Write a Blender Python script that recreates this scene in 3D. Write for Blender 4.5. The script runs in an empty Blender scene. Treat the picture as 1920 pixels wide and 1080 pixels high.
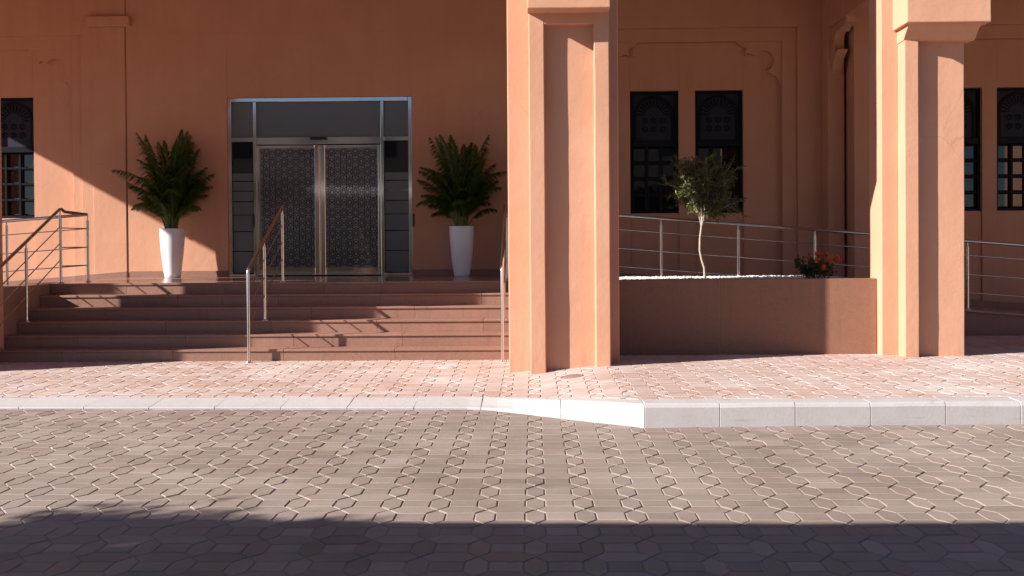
import bpy, math, random
from mathutils import Vector, Matrix, noise, Euler
R = math.radians
random.seed(7)
sc = bpy.context.scene
COL = sc.collection

# ------------------------------------------------------------------ camera
cam_d = bpy.data.cameras.new('camera')
cam = bpy.data.objects.new('camera', cam_d)
COL.objects.link(cam)
cam_d.sensor_width = 36.0
cam_d.lens = 36.0
cam_d.shift_y = -54.2 / 1920.0
cam_d.clip_end = 2000
cam.matrix_world = (Matrix.Translation((0, 0, 1.57)) @ Matrix.Rotation(R(1.22), 4, 'Z')
                    @ Matrix.Rotation(R(90 - 0.68), 4, 'X') @ Matrix.Rotation(R(-0.4), 4, 'Z'))
sc.camera = cam

# ------------------------------------------------------------------ sky, sun, exposure
SUN = Vector((-2.45, -1.0, 1.35)).normalized()          # towards the sun
world = bpy.data.worlds.new('World')
sc.world = world
world.use_nodes = True
wn = world.node_tree
sky = wn.nodes.new('ShaderNodeTexSky')
sky.sky_type = 'NISHITA'
sky.sun_disc = False
sky.sun_elevation = math.asin(SUN.z)
sky.sun_rotation = math.atan2(SUN.x, SUN.y)
sky.air_density = 1.0
sky.dust_density = 0.15
sky.ozone_density = 6.0
wn.links.new(sky.outputs[0], wn.nodes['Background'].inputs[0])
wn.nodes['Background'].inputs[1].default_value = 0.05
sun_d = bpy.data.lights.new('sun', 'SUN')
sun_d.energy = 5.0
sun_d.angle = R(0.6)
sun_d.color = (1.0, 0.96, 0.91)
sun = bpy.data.objects.new('sun', sun_d)
COL.objects.link(sun)
sun.rotation_euler = SUN.to_track_quat('Z', 'Y').to_euler()
sun.location = SUN * 60
sc.view_settings.view_transform = 'Standard'
sc.view_settings.look = 'None'
sc.view_settings.gamma = 1
sc.view_settings.use_curve_mapping = False
sc.view_settings.exposure = 1.1

# ------------------------------------------------------------------ materials
MATS = {}


class NT:
    def __init__(self, name):
        self.m = bpy.data.materials.new(name)
        self.m.use_nodes = True
        self.n = self.m.node_tree.nodes
        self.l = self.m.node_tree.links
        self.b = self.n['Principled BSDF']
        MATS[name] = self.m

    def node(self, t, **kw):
        n = self.n.new(t)
        for k, v in kw.items():
            setattr(n, k, v)
        return n

    def put(self, sock, v):
        if isinstance(v, bpy.types.NodeSocket):
            self.l.new(v, sock)
        elif isinstance(v, (tuple, list)) and len(v) == 3 and sock.type == 'RGBA':
            sock.default_value = (*v, 1)
        else:
            sock.default_value = v

    def pos(self):
        return self.node('ShaderNodeNewGeometry').outputs['Position']

    def scaled(self, v, s):
        n = self.node('ShaderNodeVectorMath', operation='MULTIPLY')
        self.l.new(v, n.inputs[0])
        n.inputs[1].default_value = s
        return n.outputs[0]

    def noise(self, vec, scale, detail=4, rough=0.55):
        n = self.node('ShaderNodeTexNoise')
        n.inputs['Scale'].default_value = scale
        n.inputs['Detail'].default_value = detail
        n.inputs['Roughness'].default_value = rough
        self.l.new(vec, n.inputs['Vector'])
        return n.outputs['Fac']

    def ramp(self, fac, a, b, va=0.0, vb=1.0):
        n = self.node('ShaderNodeMapRange')
        self.l.new(fac, n.inputs[0])
        n.inputs[1].default_value = a
        n.inputs[2].default_value = b
        n.inputs[3].default_value = va
        n.inputs[4].default_value = vb
        return n.outputs[0]

    def mix(self, fac, a, b, mode='MIX'):
        n = self.node('ShaderNodeMix', data_type='RGBA', blend_type=mode)
        self.put(n.inputs[0], fac)
        self.put(n.inputs[6], a)
        self.put(n.inputs[7], b)
        return n.outputs[2]

    def math(self, op, a, b=0.0):
        n = self.node('ShaderNodeMath', operation=op)
        self.put(n.inputs[0], a)
        self.put(n.inputs[1], b)
        return n.outputs[0]

    def bump(self, h, strength, dist=0.01):
        n = self.node('ShaderNodeBump')
        n.inputs['Strength'].default_value = strength
        n.inputs['Distance'].default_value = dist
        self.l.new(h, n.inputs['Height'])
        self.l.new(n.outputs[0], self.b.inputs['Normal'])

    def rnd(self):
        a = self.node('ShaderNodeObjectInfo').outputs['Random']
        b = self.node('ShaderNodeNewGeometry').outputs['Random Per Island']
        return self.math('FRACT', self.math('ADD', a, b))

    def set(self, color=None, rough=None, metal=None, spec=None):
        if color is not None:
            self.put(self.b.inputs['Base Color'], color)
        if rough is not None:
            self.put(self.b.inputs['Roughness'], rough)
        if metal is not None:
            self.b.inputs['Metallic'].default_value = metal
        if spec is not None:
            self.b.inputs['Specular IOR Level'].default_value = spec


def stucco():
    t = NT('stucco')
    p = t.pos()
    big = t.noise(p, 0.8, 5, 0.6)
    c = t.mix(t.ramp(big, .35, .7), (.545, .278, .172), (.595, .318, .205))
    streak = t.noise(t.scaled(p, (7, 7, .5)), 1.0, 4, .6)
    c = t.mix(t.ramp(streak, .5, .78, 0, .38), c, (.465, .237, .148))
    fine = t.noise(p, 55, 3, .6)
    c = t.mix(t.ramp(fine, .3, .7, 0, .12), c, (.45, .222, .133))
    # splash dirt and pale scuffs low down near the ground
    sep = t.node('ShaderNodeSeparateXYZ')
    t.l.new(p, sep.inputs[0])
    low = t.ramp(sep.outputs[2], .2, .62, 1, 0)
    scuff = t.ramp(t.noise(t.scaled(p, (14, 14, 2.2)), 1.0, 5, .65), .48, .72, 0, 1)
    c = t.mix(t.math('MULTIPLY', t.math('MULTIPLY', low, scuff), .8), c, (.43, .21, .135))
    vor = t.node('ShaderNodeTexVoronoi', feature='DISTANCE_TO_EDGE')
    vor.inputs['Scale'].default_value = .8
    warp = t.node('ShaderNodeMix', data_type='VECTOR')
    warp.inputs[0].default_value = .12
    nz = t.node('ShaderNodeTexNoise')
    nz.inputs['Scale'].default_value = 3.5
    nz.inputs['Detail'].default_value = 6
    t.l.new(p, nz.inputs['Vector'])
    t.l.new(p, warp.inputs[4])
    t.l.new(nz.outputs['Color'], warp.inputs[5])
    t.l.new(warp.outputs[1], vor.inputs['Vector'])
    crack = t.ramp(vor.outputs['Distance'], .0, .004, 1, 0)
    mask = t.ramp(t.noise(p, .9, 3, .5), .56, .66, 0, .35)
    c = t.mix(t.math('MULTIPLY', crack, mask), c, (.24, .11, .07))
    patch = t.noise(p, 1.6, 2, .4)
    c = t.mix(t.ramp(patch, .60, .64, 0, .10), c, (.62, .35, .235))
    t.set(c, .88, spec=.25)
    med = t.noise(p, 9, 5, .6)
    h = t.math('ADD', t.math('MULTIPLY', med, 1.0), t.math('MULTIPLY', t.noise(p, 120, 2, .5), .25))
    t.bump(h, .35, .012)


def granite(name, a, b, rough, dark=(.05, .03, .025)):
    t = NT(name)
    p = t.pos()
    sp = t.noise(p, 90, 3, .7)
    c = t.mix(t.ramp(sp, .38, .62), a, b)
    sp2 = t.noise(p, 160, 2, .6)
    c = t.mix(t.ramp(sp2, .60, .70, 0, .7), c, dark)
    mot = t.noise(p, 17, 4, .7)
    c = t.mix(t.ramp(mot, .42, .68, 0, .5), c, tuple(x * 1.45 for x in a))
    big = t.noise(p, 2.2, 5, .65)
    c = t.mix(t.ramp(big, .42, .72, 0, .5), c, tuple(x * 1.5 for x in a))
    pale = t.noise(t.scaled(p, (16, 16, 1.3)), 1.0, 3, .5)
    c = t.mix(t.ramp(pale, .66, .74, 0, .28), c, tuple(min(1, x * 2.1) for x in a))
    drip = t.noise(t.scaled(p, (9, 9, .7)), 1.0, 4, .6)
    c = t.mix(t.ramp(drip, .58, .75, 0, .35), c, tuple(x * .55 for x in a))
    rv = t.rnd()
    c = t.mix(t.ramp(rv, 0, 1, 0, .3), c, tuple(x * .7 for x in a))
    t.set(c, t.ramp(big, .3, .7, rough, rough + .14), spec=.5)
    t.bump(t.noise(p, 30, 3, .6), .06, .004)


def paver(name, cols, dust, dustamt):
    t = NT(name)
    p = t.pos()
    r = t.rnd()
    n = t.node('ShaderNodeValToRGB')
    el = n.color_ramp.elements
    el[0].position, el[0].color = 0, (*cols[0], 1)
    el[1].position, el[1].color = 1, (*cols[-1], 1)
    for i, cc in enumerate(cols[1:-1]):
        e = el.new((i + 1) / (len(cols) - 1))
        e.color = (*cc, 1)
    t.l.new(r, n.inputs[0])
    c = n.outputs[0]
    c = t.mix(t.ramp(t.noise(p, 110, 3, .7), .35, .7, 0, .35), c, tuple(x * .6 for x in cols[1]))
    st = t.noise(t.scaled(p, (.9, 1.25, 1)), 1.3, 6, .65)
    c = t.mix(t.ramp(st, .5, .75, 0, dustamt), c, dust)
    wide = t.noise(p, .42, 4, .55)
    c = t.mix(t.ramp(wide, .42, .66, 0, .42), c, dust)
    spot = t.noise(p, 3.1, 6, .7)
    c = t.mix(t.ramp(spot, .64, .74, 0, .5), c, tuple(x * .45 for x in cols[0]))
    dk = t.noise(t.scaled(p, (.8, 1.5, 1)), 1.7, 5, .6)
    c = t.mix(t.ramp(dk, .55, .78, 0, .38), c, tuple(x * .62 for x in cols[0]))
    t.set(c, t.ramp(st, .3, .7, .62, .85), spec=.4)
    t.bump(t.noise(p, 140, 3, .7), .35, .004)


def kerbmat():
    t = NT('kerb_concrete')
    p = t.pos()
    c = t.mix(t.ramp(t.noise(p, 6, 5, .65), .35, .7, 0, .35), (.47, .43, .42), (.36, .32, .305))
    rv = t.rnd()
    c = t.mix(t.ramp(rv, 0, 1, 0, .22), c, (.37, .34, .325))
    scuff = t.noise(t.scaled(p, (3, 3, 26)), 1.0, 5, .7)
    c = t.mix(t.ramp(scuff, .60, .72, 0, .45), c, (.20, .17, .155))
    chip = t.noise(p, 26, 3, .6)
    c = t.mix(t.ramp(chip, .66, .72, 0, .4), c, (.27, .235, .215))
    t.set(c, .85, spec=.35)
    t.bump(t.noise(p, 45, 4, .65), .25, .006)


def plain(name, color, rough=.6, metal=0, spec=.5, var=.0, scale=20, bump=0):
    t = NT(name)
    c = color
    if var:
        p = t.pos()
        c = t.mix(t.ramp(t.noise(p, scale, 5, .6), .35, .7, 0, var), color, tuple(x * .5 for x in color))
        if bump:
            t.bump(t.noise(p, scale * 4, 3, .6), bump, .006)
    t.set(c, rough, metal, spec)
    return t


def leafmat(name, a, b, rough=.5, trans=.25):
    t = NT(name)
    r = t.rnd()
    c = t.mix(r, a, b)
    t.set(c, rough, spec=.4)
    tr = t.node('ShaderNodeBsdfTranslucent')
    t.l.new(t.mix(.5, c, (.25, .3, .03)), tr.inputs[0])
    mx = t.node('ShaderNodeMixShader')
    mx.inputs[0].default_value = trans
    t.l.new(t.b.outputs[0], mx.inputs[1])
    t.l.new(tr.outputs[0], mx.inputs[2])
    t.l.new(mx.outputs[0], t.n['Material Output'].inputs[0])


stucco()
granite('granite', (.22, .112, .08), (.33, .178, .125), .42)
granite('granite_floor', (.22, .13, .10), (.31, .19, .15), .10)
granite('granite_planter', (.215, .098, .058), (.31, .142, .086), .6)
paver('paver_brown', [(.195, .148, .118), (.262, .200, .163), (.238, .172, .137), (.318, .247, .203)], (.36, .29, .25), .6)
paver('paver_pink', [(.42, .275, .225), (.475, .345, .30), (.455, .285, .22), (.51, .40, .36)], (.60, .53, .49), .75)
plain('sand', (.37, .295, .245), .95, var=.5, scale=9, bump=.3)
plain('sand_pink', (.36, .255, .21), .95, var=.5, scale=9, bump=.3)
plain('desert', (.36, .28, .2), .95, var=.4, scale=.5)
kerbmat()
plain('steel', (.62, .58, .55), .22, 1, var=.12, scale=60)
plain('chrome', (.70, .62, .56), .10, 1, var=.15, scale=12)
plain('black_plastic', (.012, .012, .014), .35)
plain('pot_white', (.78, .77, .77), .28, var=.04, scale=5)
plain('soil', (.035, .024, .018), .95, var=.5, scale=40)
plain('gravel_white', (.74, .70, .65), .8, var=.35, scale=14)
plain('window_dark', (.008, .0075, .010), .42, var=.3, scale=30, spec=.15)
plain('window_carved', (.028, .028, .045), .5, var=.3, scale=30, spec=.15)
plain('window_slot', (.003, .003, .004), .6, spec=.15)
plain('bark_pale', (.42, .34, .27), .85, var=.5, scale=45, bump=.3)
plain('bark_brown', (.14, .09, .06), .9, var=.5, scale=45, bump=.3)
plain('cane', (.16, .17, .04), .55, var=.5, scale=40)
plain('fabric_canopy', (.62, .58, .5), .8)
plain('metal_grey', (.25, .25, .26), .4, .6)
plain('iron_cover', (.30, .19, .15), .7, var=.4, scale=60, bump=.3)
plain('wall_white', (.5, .42, .33), .8, var=.15, scale=2)
leafmat('palm_leaf', (.02, .052, .008), (.06, .11, .016), .42, .2)
leafmat('olive_leaf', (.055, .072, .016), (.145, .155, .045), .5, .2)
leafmat('shrub_leaf', (.02, .05, .015), (.045, .085, .02), .45, .15)
leafmat('hedge_leaf', (.03, .07, .02), (.07, .12, .03), .6, .15)
leafmat('petal', (.60, .06, .012), (.75, .14, .02), .5, .25)
# glass: opaque mirror-like pane, the dark interior put into its colour; frosted film is paler and softer
g = plain('glass_dark', (.010, .009, .010), .03, spec=.55)
g.b.inputs['IOR'].default_value = 1.6
g = plain('glass_film', (.17, .168, .17), .05, spec=.6)
g.b.inputs['IOR'].default_value = 1.9
plain('glass_frosted', (.125, .14, .15), .16, spec=.5)
plain('film_line', (.008, .008, .009), .25, spec=.5)


# ------------------------------------------------------------------ mesh helpers
class MB:
    def __init__(self):
        self.v = []
        self.f = []
        self.sm = []

    def add(self, vs, fs, smooth=False):
        o = len(self.v)
        self.v += [tuple(a) for a in vs]
        self.f += [tuple(i + o for i in f) for f in fs]
        self.sm += [smooth] * len(fs)
        return self

    def box(self, x0, x1, y0, y1, z0, z1):
        vs = [(x, y, z) for z in (z0, z1) for y in (y0, y1) for x in (x0, x1)]
        return self.add(vs, [(0, 2, 3, 1), (4, 5, 7, 6), (0, 1, 5, 4), (2, 6, 7, 3), (0, 4, 6, 2), (1, 3, 7, 5)])

    def hexa(self, b, t):
        """bottom ring, top ring (same count, counter-clockwise from above)"""
        n = len(b)
        fs = [tuple(range(n))[::-1], tuple(range(n, 2 * n))]
        fs += [(i, (i + 1) % n, n + (i + 1) % n, n + i) for i in range(n)]
        return self.add(list(b) + list(t), fs)

    def prism_y(self, poly, y0, y1):
        """poly: list of (x, z) counter-clockwise seen from -Y"""
        n = len(poly)
        vs = [(x, y0, z) for x, z in poly] + [(x, y1, z) for x, z in poly]
        fs = [tuple(range(n)), tuple(range(n, 2 * n))[::-1]]
        fs += [((i + 1) % n, i, n + i, n + (i + 1) % n) for i in range(n)]
        return self.add(vs, fs)

    def prism_x(self, poly, x0, x1):
        """poly: list of (y, z)"""
        n = len(poly)
        vs = [(x0, y, z) for y, z in poly] + [(x1, y, z) for y, z in poly]
        fs = [tuple(range(n))[::-1], tuple(range(n, 2 * n))]
        fs += [(i, (i + 1) % n, n + (i + 1) % n, n + i) for i in range(n)]
        return self.add(vs, fs)

    def tube(self, pts, rad, n=10, cap=True):
        pts = [Vector(p) for p in pts]
        rs = rad if isinstance(rad, (list, tuple)) else [rad] * len(pts)
        vs, fs = [], []
        up = Vector((0, 0, 1))
        d0 = (pts[1] - pts[0]).normalized()
        ref = up if abs(d0.z) < .9 else Vector((1, 0, 0))
        for i, p in enumerate(pts):
            if i == 0:
                d = pts[1] - pts[0]
            elif i == len(pts) - 1:
                d = pts[-1] - pts[-2]
            else:
                d = (pts[i + 1] - pts[i]).normalized() + (pts[i] - pts[i - 1]).normalized()
            d.normalize()
            a = d.cross(ref)
            if a.length < 1e-4:
                a = d.cross(Vector((0, 1, 0)))
            a.normalize()
            b = d.cross(a).normalized()
            ref = -b if False else ref
            for k in range(n):
                an = 2 * math.pi * k / n
                vs.append(p + (a * math.cos(an) + b * math.sin(an)) * rs[i])
        for i in range(len(pts) - 1):
            for k in range(n):
                fs.append((i * n + k, i * n + (k + 1) % n, (i + 1) * n + (k + 1) % n, (i + 1) * n + k))
        self.add(vs, fs, True)
        if cap:
            self.add(vs[:n], [tuple(range(n))[::-1]])
            self.add(vs[-n:], [tuple(range(n))])
        return self

    def lathe(self, prof, n=32, c=(0, 0)):
        vs, fs = [], []
        for r, z in prof:
            for k in range(n):
                a = 2 * math.pi * k / n
                vs.append((c[0] + r * math.cos(a), c[1] + r * math.sin(a), z))
        for i in range(len(prof) - 1):
            for k in range(n):
                fs.append((i * n + k, i * n + (k + 1) % n, (i + 1) * n + (k + 1) % n, (i + 1) * n + k))
        return self.add(vs, fs, True)

    def mesh(self, name, mat):
        me = bpy.data.meshes.new(name)
        me.from_pydata(self.v, [], self.f)
        me.polygons.foreach_set('use_smooth', self.sm)
        me.materials.append(MATS[mat])
        me.update()
        return me

    def build(self, name, mat, parent=None, bevel=0, loc=None):
        o = bpy.data.objects.new(name, self.mesh(name, mat))
        COL.objects.link(o)
        o.parent = parent
        if loc:
            o.location = loc
        if bevel:
            m = o.modifiers.new('bevel', 'BEVEL')
            m.width = bevel
            m.segments = 2
            m.limit_method = 'ANGLE'
            m.angle_limit = R(40)
        return o


def tag(o, label=None, cat=None, group=None, kind=None):
    if label:
        o['label'] = label
    if cat:
        o['category'] = cat
    if group:
        o['group'] = group
    if kind:
        o['kind'] = kind
    return o


def empty(name, loc=(0, 0, 0)):
    o = bpy.data.objects.new(name, None)
    COL.objects.link(o)
    o.location = loc
    o.empty_display_size = .2
    return o


def inst(name, me, parent, loc, rot=(0, 0, 0)):
    o = bpy.data.objects.new(name, me)
    COL.objects.link(o)
    o.parent = parent
    o.location = loc
    o.rotation_euler = rot
    return o


def wobble_box(x0, x1, y0, y1, z0, z1, step=.22, amp=.0016):
    """hand-plastered box: gridded faces with a few millimetres of unevenness"""
    m = MB()

    def n(v):
        return max(1, int(math.ceil(v / step)))
    nx, ny, nz = n(x1 - x0), n(y1 - y0), n(z1 - z0)
    idx = {}
    vs, fs = [], []

    def vid(i, j, k):
        key = (i, j, k)
        if key not in idx:
            p = Vector((x0 + (x1 - x0) * i / nx, y0 + (y1 - y0) * j / ny, z0 + (z1 - z0) * k / nz))
            q = noise.noise_vector(p * 1.7) * amp * 1.4 + noise.noise_vector(p * 6.1) * amp
            idx[key] = len(vs)
            vs.append(p + q)
        return idx[key]
    for i in range(nx):
        for k in range(nz):
            fs.append((vid(i, 0, k), vid(i + 1, 0, k), vid(i + 1, 0, k + 1), vid(i, 0, k + 1)))
            fs.append((vid(i, ny, k), vid(i, ny, k + 1), vid(i + 1, ny, k + 1), vid(i + 1, ny, k)))
    for j in range(ny):
        for k in range(nz):
            fs.append((vid(0, j, k), vid(0, j, k + 1), vid(0, j + 1, k + 1), vid(0, j + 1, k)))
            fs.append((vid(nx, j, k), vid(nx, j + 1, k), vid(nx, j + 1, k + 1), vid(nx, j, k + 1)))
    for i in range(nx):
        for j in range(ny):
            fs.append((vid(i, j, 0), vid(i, j + 1, 0), vid(i + 1, j + 1, 0), vid(i + 1, j, 0)))
            fs.append((vid(i, j, nz), vid(i + 1, j, nz), vid(i + 1, j + 1, nz), vid(i, j + 1, nz)))
    m.add(vs, fs)
    return m


# ------------------------------------------------------------------ ground, road, pavement levels
LAND = 1.09                                     # landing level
STAIR_Y = 12.95
TREAD = .32


def sstep(a, b, x):
    t = max(0, min(1, (x - a) / (b - a)))
    return t * t * (3 - 2 * t)


def kerb_y(x):
    """front foot of the kerb (plan line)"""
    if x < .95:
        a = 9.90 - .023 * (x + .6)
        b = 9.90 + (8.88 - 9.90) * (x + .5) / 1.45
        h = max(0, .17 - abs(a - b)) / .17
        return min(a, b) - h * h * .17 * .25
    return 8.88 + .03 * (x - .95)


def kerb_w(x):
    return .44 + (.24 - .44) * max(0, min(1, (x + .5) / 1.45))


def pav_z(x, y):
    u = sstep(-.45, .95, x)
    zl = .05 + (y - 10.35) * (.085 / 2.6)
    zr = .198 + .012 * max(0, y - 9.2) / 3.5
    return zl * (1 - u) + zr * u


def road_z(x, y):
    # old paving: shallow wheel dips and swells of a few millimetres
    return .010 * noise.noise(Vector((x * .35, y * .5, 3.1))) + .004 * noise.noise(Vector((x * 1.1, y * 1.3, 9.7))) - .006


mb = MB()
mb.add([(-600, -600, -.08), (600, -600, -.08), (600, 600, -.08), (-600, 600, -.08)], [(0, 1, 2, 3)])
tag(mb.build('ground', 'desert'), kind='structure')
road = MB()
gx = [-40, -20] + [-10 + .25 * i for i in range(81)] + [20, 40]
gy = [-9, 0] + [3 + .25 * i for i in range(32)]
road.add([(x, y, road_z(x, y) - .0005) for x in gx for y in gy],
         [(i * len(gy) + j, (i + 1) * len(gy) + j, (i + 1) * len(gy) + j + 1, i * len(gy) + j + 1)
          for i in range(len(gx) - 1) for j in range(len(gy) - 1)])
road = tag(road.build('road', 'sand'), kind='structure')

# pavement bed: a sheet that follows the dropped kerb
mb = MB()
xs = [-20, -12] + [-9 + .25 * i for i in range(0, 74)] + [12, 20]
ys_n = 18
vs = []
for x in xs:
    y0 = kerb_y(x) + kerb_w(x) * .98
    for j in range(ys_n + 1):
        y = y0 + (17.9 - y0) * j / ys_n
        vs.append((x, y, pav_z(x, y) - .006))
fs = []
for i in range(len(xs) - 1):
    for j in range(ys_n):
        a = i * (ys_n + 1) + j
        fs.append((a, a + ys_n + 1, a + ys_n + 2, a + 1))
mb.add(vs, fs)
pavement = tag(mb.build('pavement', 'sand_pink'), kind='structure')

# ---- interlocking pavers: pointed hexagon, rectangle and long hexagon
PX_, PZ_ = .293, .3135
HW, HV = .060, .0784
J = .0032                                        # half joint


def shrink(poly, d):
    n = len(poly)
    out = []
    for i in range(n):
        p0, p1, p2 = Vector(poly[i - 1]), Vector(poly[i]), Vector(poly[(i + 1) % n])
        e1 = (p1 - p0).normalized()
        e2 = (p2 - p1).normalized()
        n1 = Vector((-e1.y, e1.x))
        n2 = Vector((-e2.y, e2.x))
        den = 1 + n1.dot(n2)
        if den < .2:
            den = .2
        out.append(tuple(p1 + (n1 + n2) * d / den))
    return out


POLY = {
    'hexagonal_paver': [(-HW, -HV), (0, -PZ_ / 2), (HW, -HV), (HW, HV), (0, PZ_ / 2), (-HW, HV)],
    'rectangular_paver': [(-(PX_ / 2 - HW), -HV), (PX_ / 2 - HW, -HV), (PX_ / 2 - HW, HV), (-(PX_ / 2 - HW), HV)],
    'long_paver': [(-PX_ / 2, 0), (-(PX_ / 2 - HW), -(PZ_ / 2 - HV)), (PX_ / 2 - HW, -(PZ_ / 2 - HV)), (PX_ / 2, 0),
                   (PX_ / 2 - HW, PZ_ / 2 - HV), (-(PX_ / 2 - HW), PZ_ / 2 - HV)],
}


def paver_rings(poly):
    p = shrink(poly, J)
    q = shrink(poly, J + .0048)
    return p, q


def paver_mesh_data(poly, T=Matrix.Identity(4)):
    p, q = paver_rings(poly)
    n = len(p)
    vs = [(x, y, -.03) for x, y in p] + [(x, y, .0015) for x, y in p] + [(x, y, .0058) for x, y in q]
    fs = []
    for i in range(n):
        j = (i + 1) % n
        fs.append((i, j, n + j, n + i))
        fs.append((n + i, n + j, 2 * n + j, 2 * n + i))
    fs.append(tuple(range(2 * n, 3 * n)))
    return [T @ Vector(v) for v in vs], fs


def clip(poly, a, b, c):
    """keep a*x+b*y <= c"""
    out = []
    for i in range(len(poly)):
        p, q = poly[i], poly[(i + 1) % len(poly)]
        dp, dq = a * p[0] + b * p[1] - c, a * q[0] + b * q[1] - c
        if dp <= 0:
            out.append(p)
        if dp * dq < 0:
            t = dp / (dp - dq)
            out.append((p[0] + (q[0] - p[0]) * t, p[1] + (q[1] - p[1]) * t))
    return out


def area(poly):
    return .5 * sum(poly[i][0] * poly[(i + 1) % len(poly)][1] - poly[(i + 1) % len(poly)][0] * poly[i][1]
                    for i in range(len(poly)))


KV = R(1.22)


def in_view(x, y, z, m=.1):
    xx = x * math.cos(KV) + y * math.sin(KV)
    yy = -x * math.sin(KV) + y * math.cos(KV)
    return abs(xx) < (.5 + .01) * yy + m and (1.57 - z) / yy < .325


def lay_pavers(parent, mat, x0, x1, y0, y1, phase, zf, halfplanes, seed):
    rng = random.Random(seed)
    pieces = {k: [] for k in POLY}
    nx0, nx1 = int(x0 / PX_) - 1, int(x1 / PX_) + 1
    ny0, ny1 = int((y0 - phase) / PZ_) - 1, int((y1 - phase) / PZ_) + 1
    cut = []
    for i in range(nx0, nx1):
        for j in range(ny0, ny1):
            cx, cy = i * PX_, phase + j * PZ_
            for k, (dx, dy) in {'hexagonal_paver': (0, 0), 'rectangular_paver': (PX_ / 2, 0),
                                'long_paver': (PX_ / 2, PZ_ / 2)}.items():
                x, y = cx + dx, cy + dy
                if not (x0 < x < x1 and y0 < y < y1 + .3):
                    continue
                wp = [(x + a, y + b) for a, b in POLY[k]]
                hp = halfplanes(x)
                out = False
                c = wp
                for (a, b, cc) in hp:
                    if any(a * p[0] + b * p[1] > cc for p in c):
                        out = True
                        c = clip(c, a, b, cc)
                        if len(c) < 3:
                            break
                if len(c) < 3 or abs(area(c)) < .0025:
                    continue
                if out:
                    cut.append(c)
                else:
                    pieces[k].append((x, y))
    stuff = MB()
    for k, lst in pieces.items():
        me = MB()
        me.add(*paver_mesh_data(POLY[k]))
        me = me.mesh(k, mat)
        lst.sort(key=lambda p: (0 if in_view(p[0], p[1], 0) else 1, p[1]))
        for q, (x, y) in enumerate(lst):
            z = zf(x, y)
            e = .05
            tx = math.atan((zf(x, y + e) - zf(x, y - e)) / (2 * e)) + rng.gauss(0, .004)
            ty = -math.atan((zf(x + e, y) - zf(x - e, y)) / (2 * e)) + rng.gauss(0, .004)
            rz = rng.gauss(0, .008)
            z += rng.gauss(0, .0011)
            if q < 300 and in_view(x, y, z):
                inst(k, me, parent, (x, y, z), (tx, ty, rz))
            else:
                T = Matrix.Translation((x, y, z)) @ Euler((tx, ty, rz)).to_matrix().to_4x4()
                stuff.add(*paver_mesh_data(POLY[k], T))
    for c in cut:
        if area(c) < 0:
            c = c[::-1]
        x = sum(p[0] for p in c) / len(c)
        y = sum(p[1] for p in c) / len(c)
        e = .05
        z = zf(x, y)
        tx = math.atan((zf(x, y + e) - zf(x, y - e)) / (2 * e))
        ty = -math.atan((zf(x + e, y) - zf(x - e, y)) / (2 * e))
        T = Matrix.Translation((x, y, z)) @ Euler((tx, ty, 0)).to_matrix().to_4x4()
        cl = [c[0]]
        for p in c[1:]:
            if (Vector(p) - Vector(cl[-1])).length > .012:
                cl.append(p)
        if len(cl) > 2 and (Vector(cl[0]) - Vector(cl[-1])).length < .012:
            cl.pop()
        if len(cl) < 3:
            continue
        stuff.add(*paver_mesh_data([(p[0] - x, p[1] - y) for p in cl], T))
    tag(stuff.build('paver_field', mat, parent), kind='stuff')


def road_half(x):
    # the kerb line as half-planes (three straight runs), kept on the camera side
    if x < -.5:
        return [(.023, 1, 9.90 - .023 * .6 - .012)]
    if x < .95:
        s = (8.88 - 9.90) / 1.45
        return [(-s, 1, 9.90 + s * .5 - .012)] + ([(.023, 1, 9.90 - .023 * .6 - .012)] if x < -.3 else [])
    return [(-.03, 1, 8.88 - .03 * .95 - .012)]


def pave_half(x):
    if x < -.5:
        return [(-.023, -1, -(9.90 - .023 * .6 + .45))]
    if x < .95:
        s = (9.12 - 10.34) / 1.45
        return [(s, -1, -(10.34 + s * .5 + .012))]
    return [(.03, -1, -(8.88 - .03 * .95 + .252))]


lay_pavers(road, 'paver_brown', -9.5, 9.5, 3.2, 10.1, 6.263, road_z, road_half, 3)
lay_pavers(pavement, 'paver_pink', -9.0, 9.0, 8.9, 14.9, 11.715, pav_z, pave_half, 5)


# ---- kerb stones
def kerb_h(x):
    return .052 + .146 * sstep(-.75, 1.05, x) if x < .95 else .198


def kerb_block(xa, xb, rng_=random.Random(2)):
    """one kerb stone on the kerb line, from plan x=xa to xb"""
    g_ = .0022
    xa, xb = xa + g_, xb - g_
    n_s = 5 if xa < 1 and xb > -1.3 else 2
    dz, tilt = rng_.gauss(0, .0022), rng_.gauss(0, .003)
    rings = []
    for q in range(n_s + 1):
        x = xa + (xb - xa) * q / n_s
        h = kerb_h(min(x, .95 if xa < .94 else x)) + dz + tilt * (q / n_s - .5)
        y = kerb_y(min(x, .9499) if xa < .94 else x) + rng_.gauss(0, .0012)
        w = kerb_w(x)
        s = max(0, min(1, (h - .05) / .15))     # 0: flush mountable stone, 1: upright stone
        lip = .012 + s * (h - .035 - .012)
        ti = .40 * (1 - s) + .034 * s
        prof = [(0, -.1), (0, lip), (.006, lip + .008), (ti * .3 + .004, lip + (h - lip) * (.30 + .33 * s)),
                (ti * .62 + .003, lip + (h - lip) * (.62 + .26 * s)), (ti, h), (w - .006, h + .002), (w, h - .004), (w, -.1)]
        rings.append([(x, y + a, z) for a, z in prof])
    n = len(rings[0])
    m = MB()
    vs = [v for r_ in rings for v in r_]
    fs = [tuple(range(n))[::-1], tuple(range(n_s * n, (n_s + 1) * n))]
    for q in range(n_s):
        fs += [(q * n + i, q * n + (i + 1) % n, (q + 1) * n + (i + 1) % n, (q + 1) * n + i) for i in range(n)]
    m.add(vs, fs)
    return m


kerb = empty('kerb', (0, 9.4, 0))
tag(kerb, 'pale concrete kerb stones between brown road and pink pavement, dropped at the stairs', 'kerb')


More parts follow.
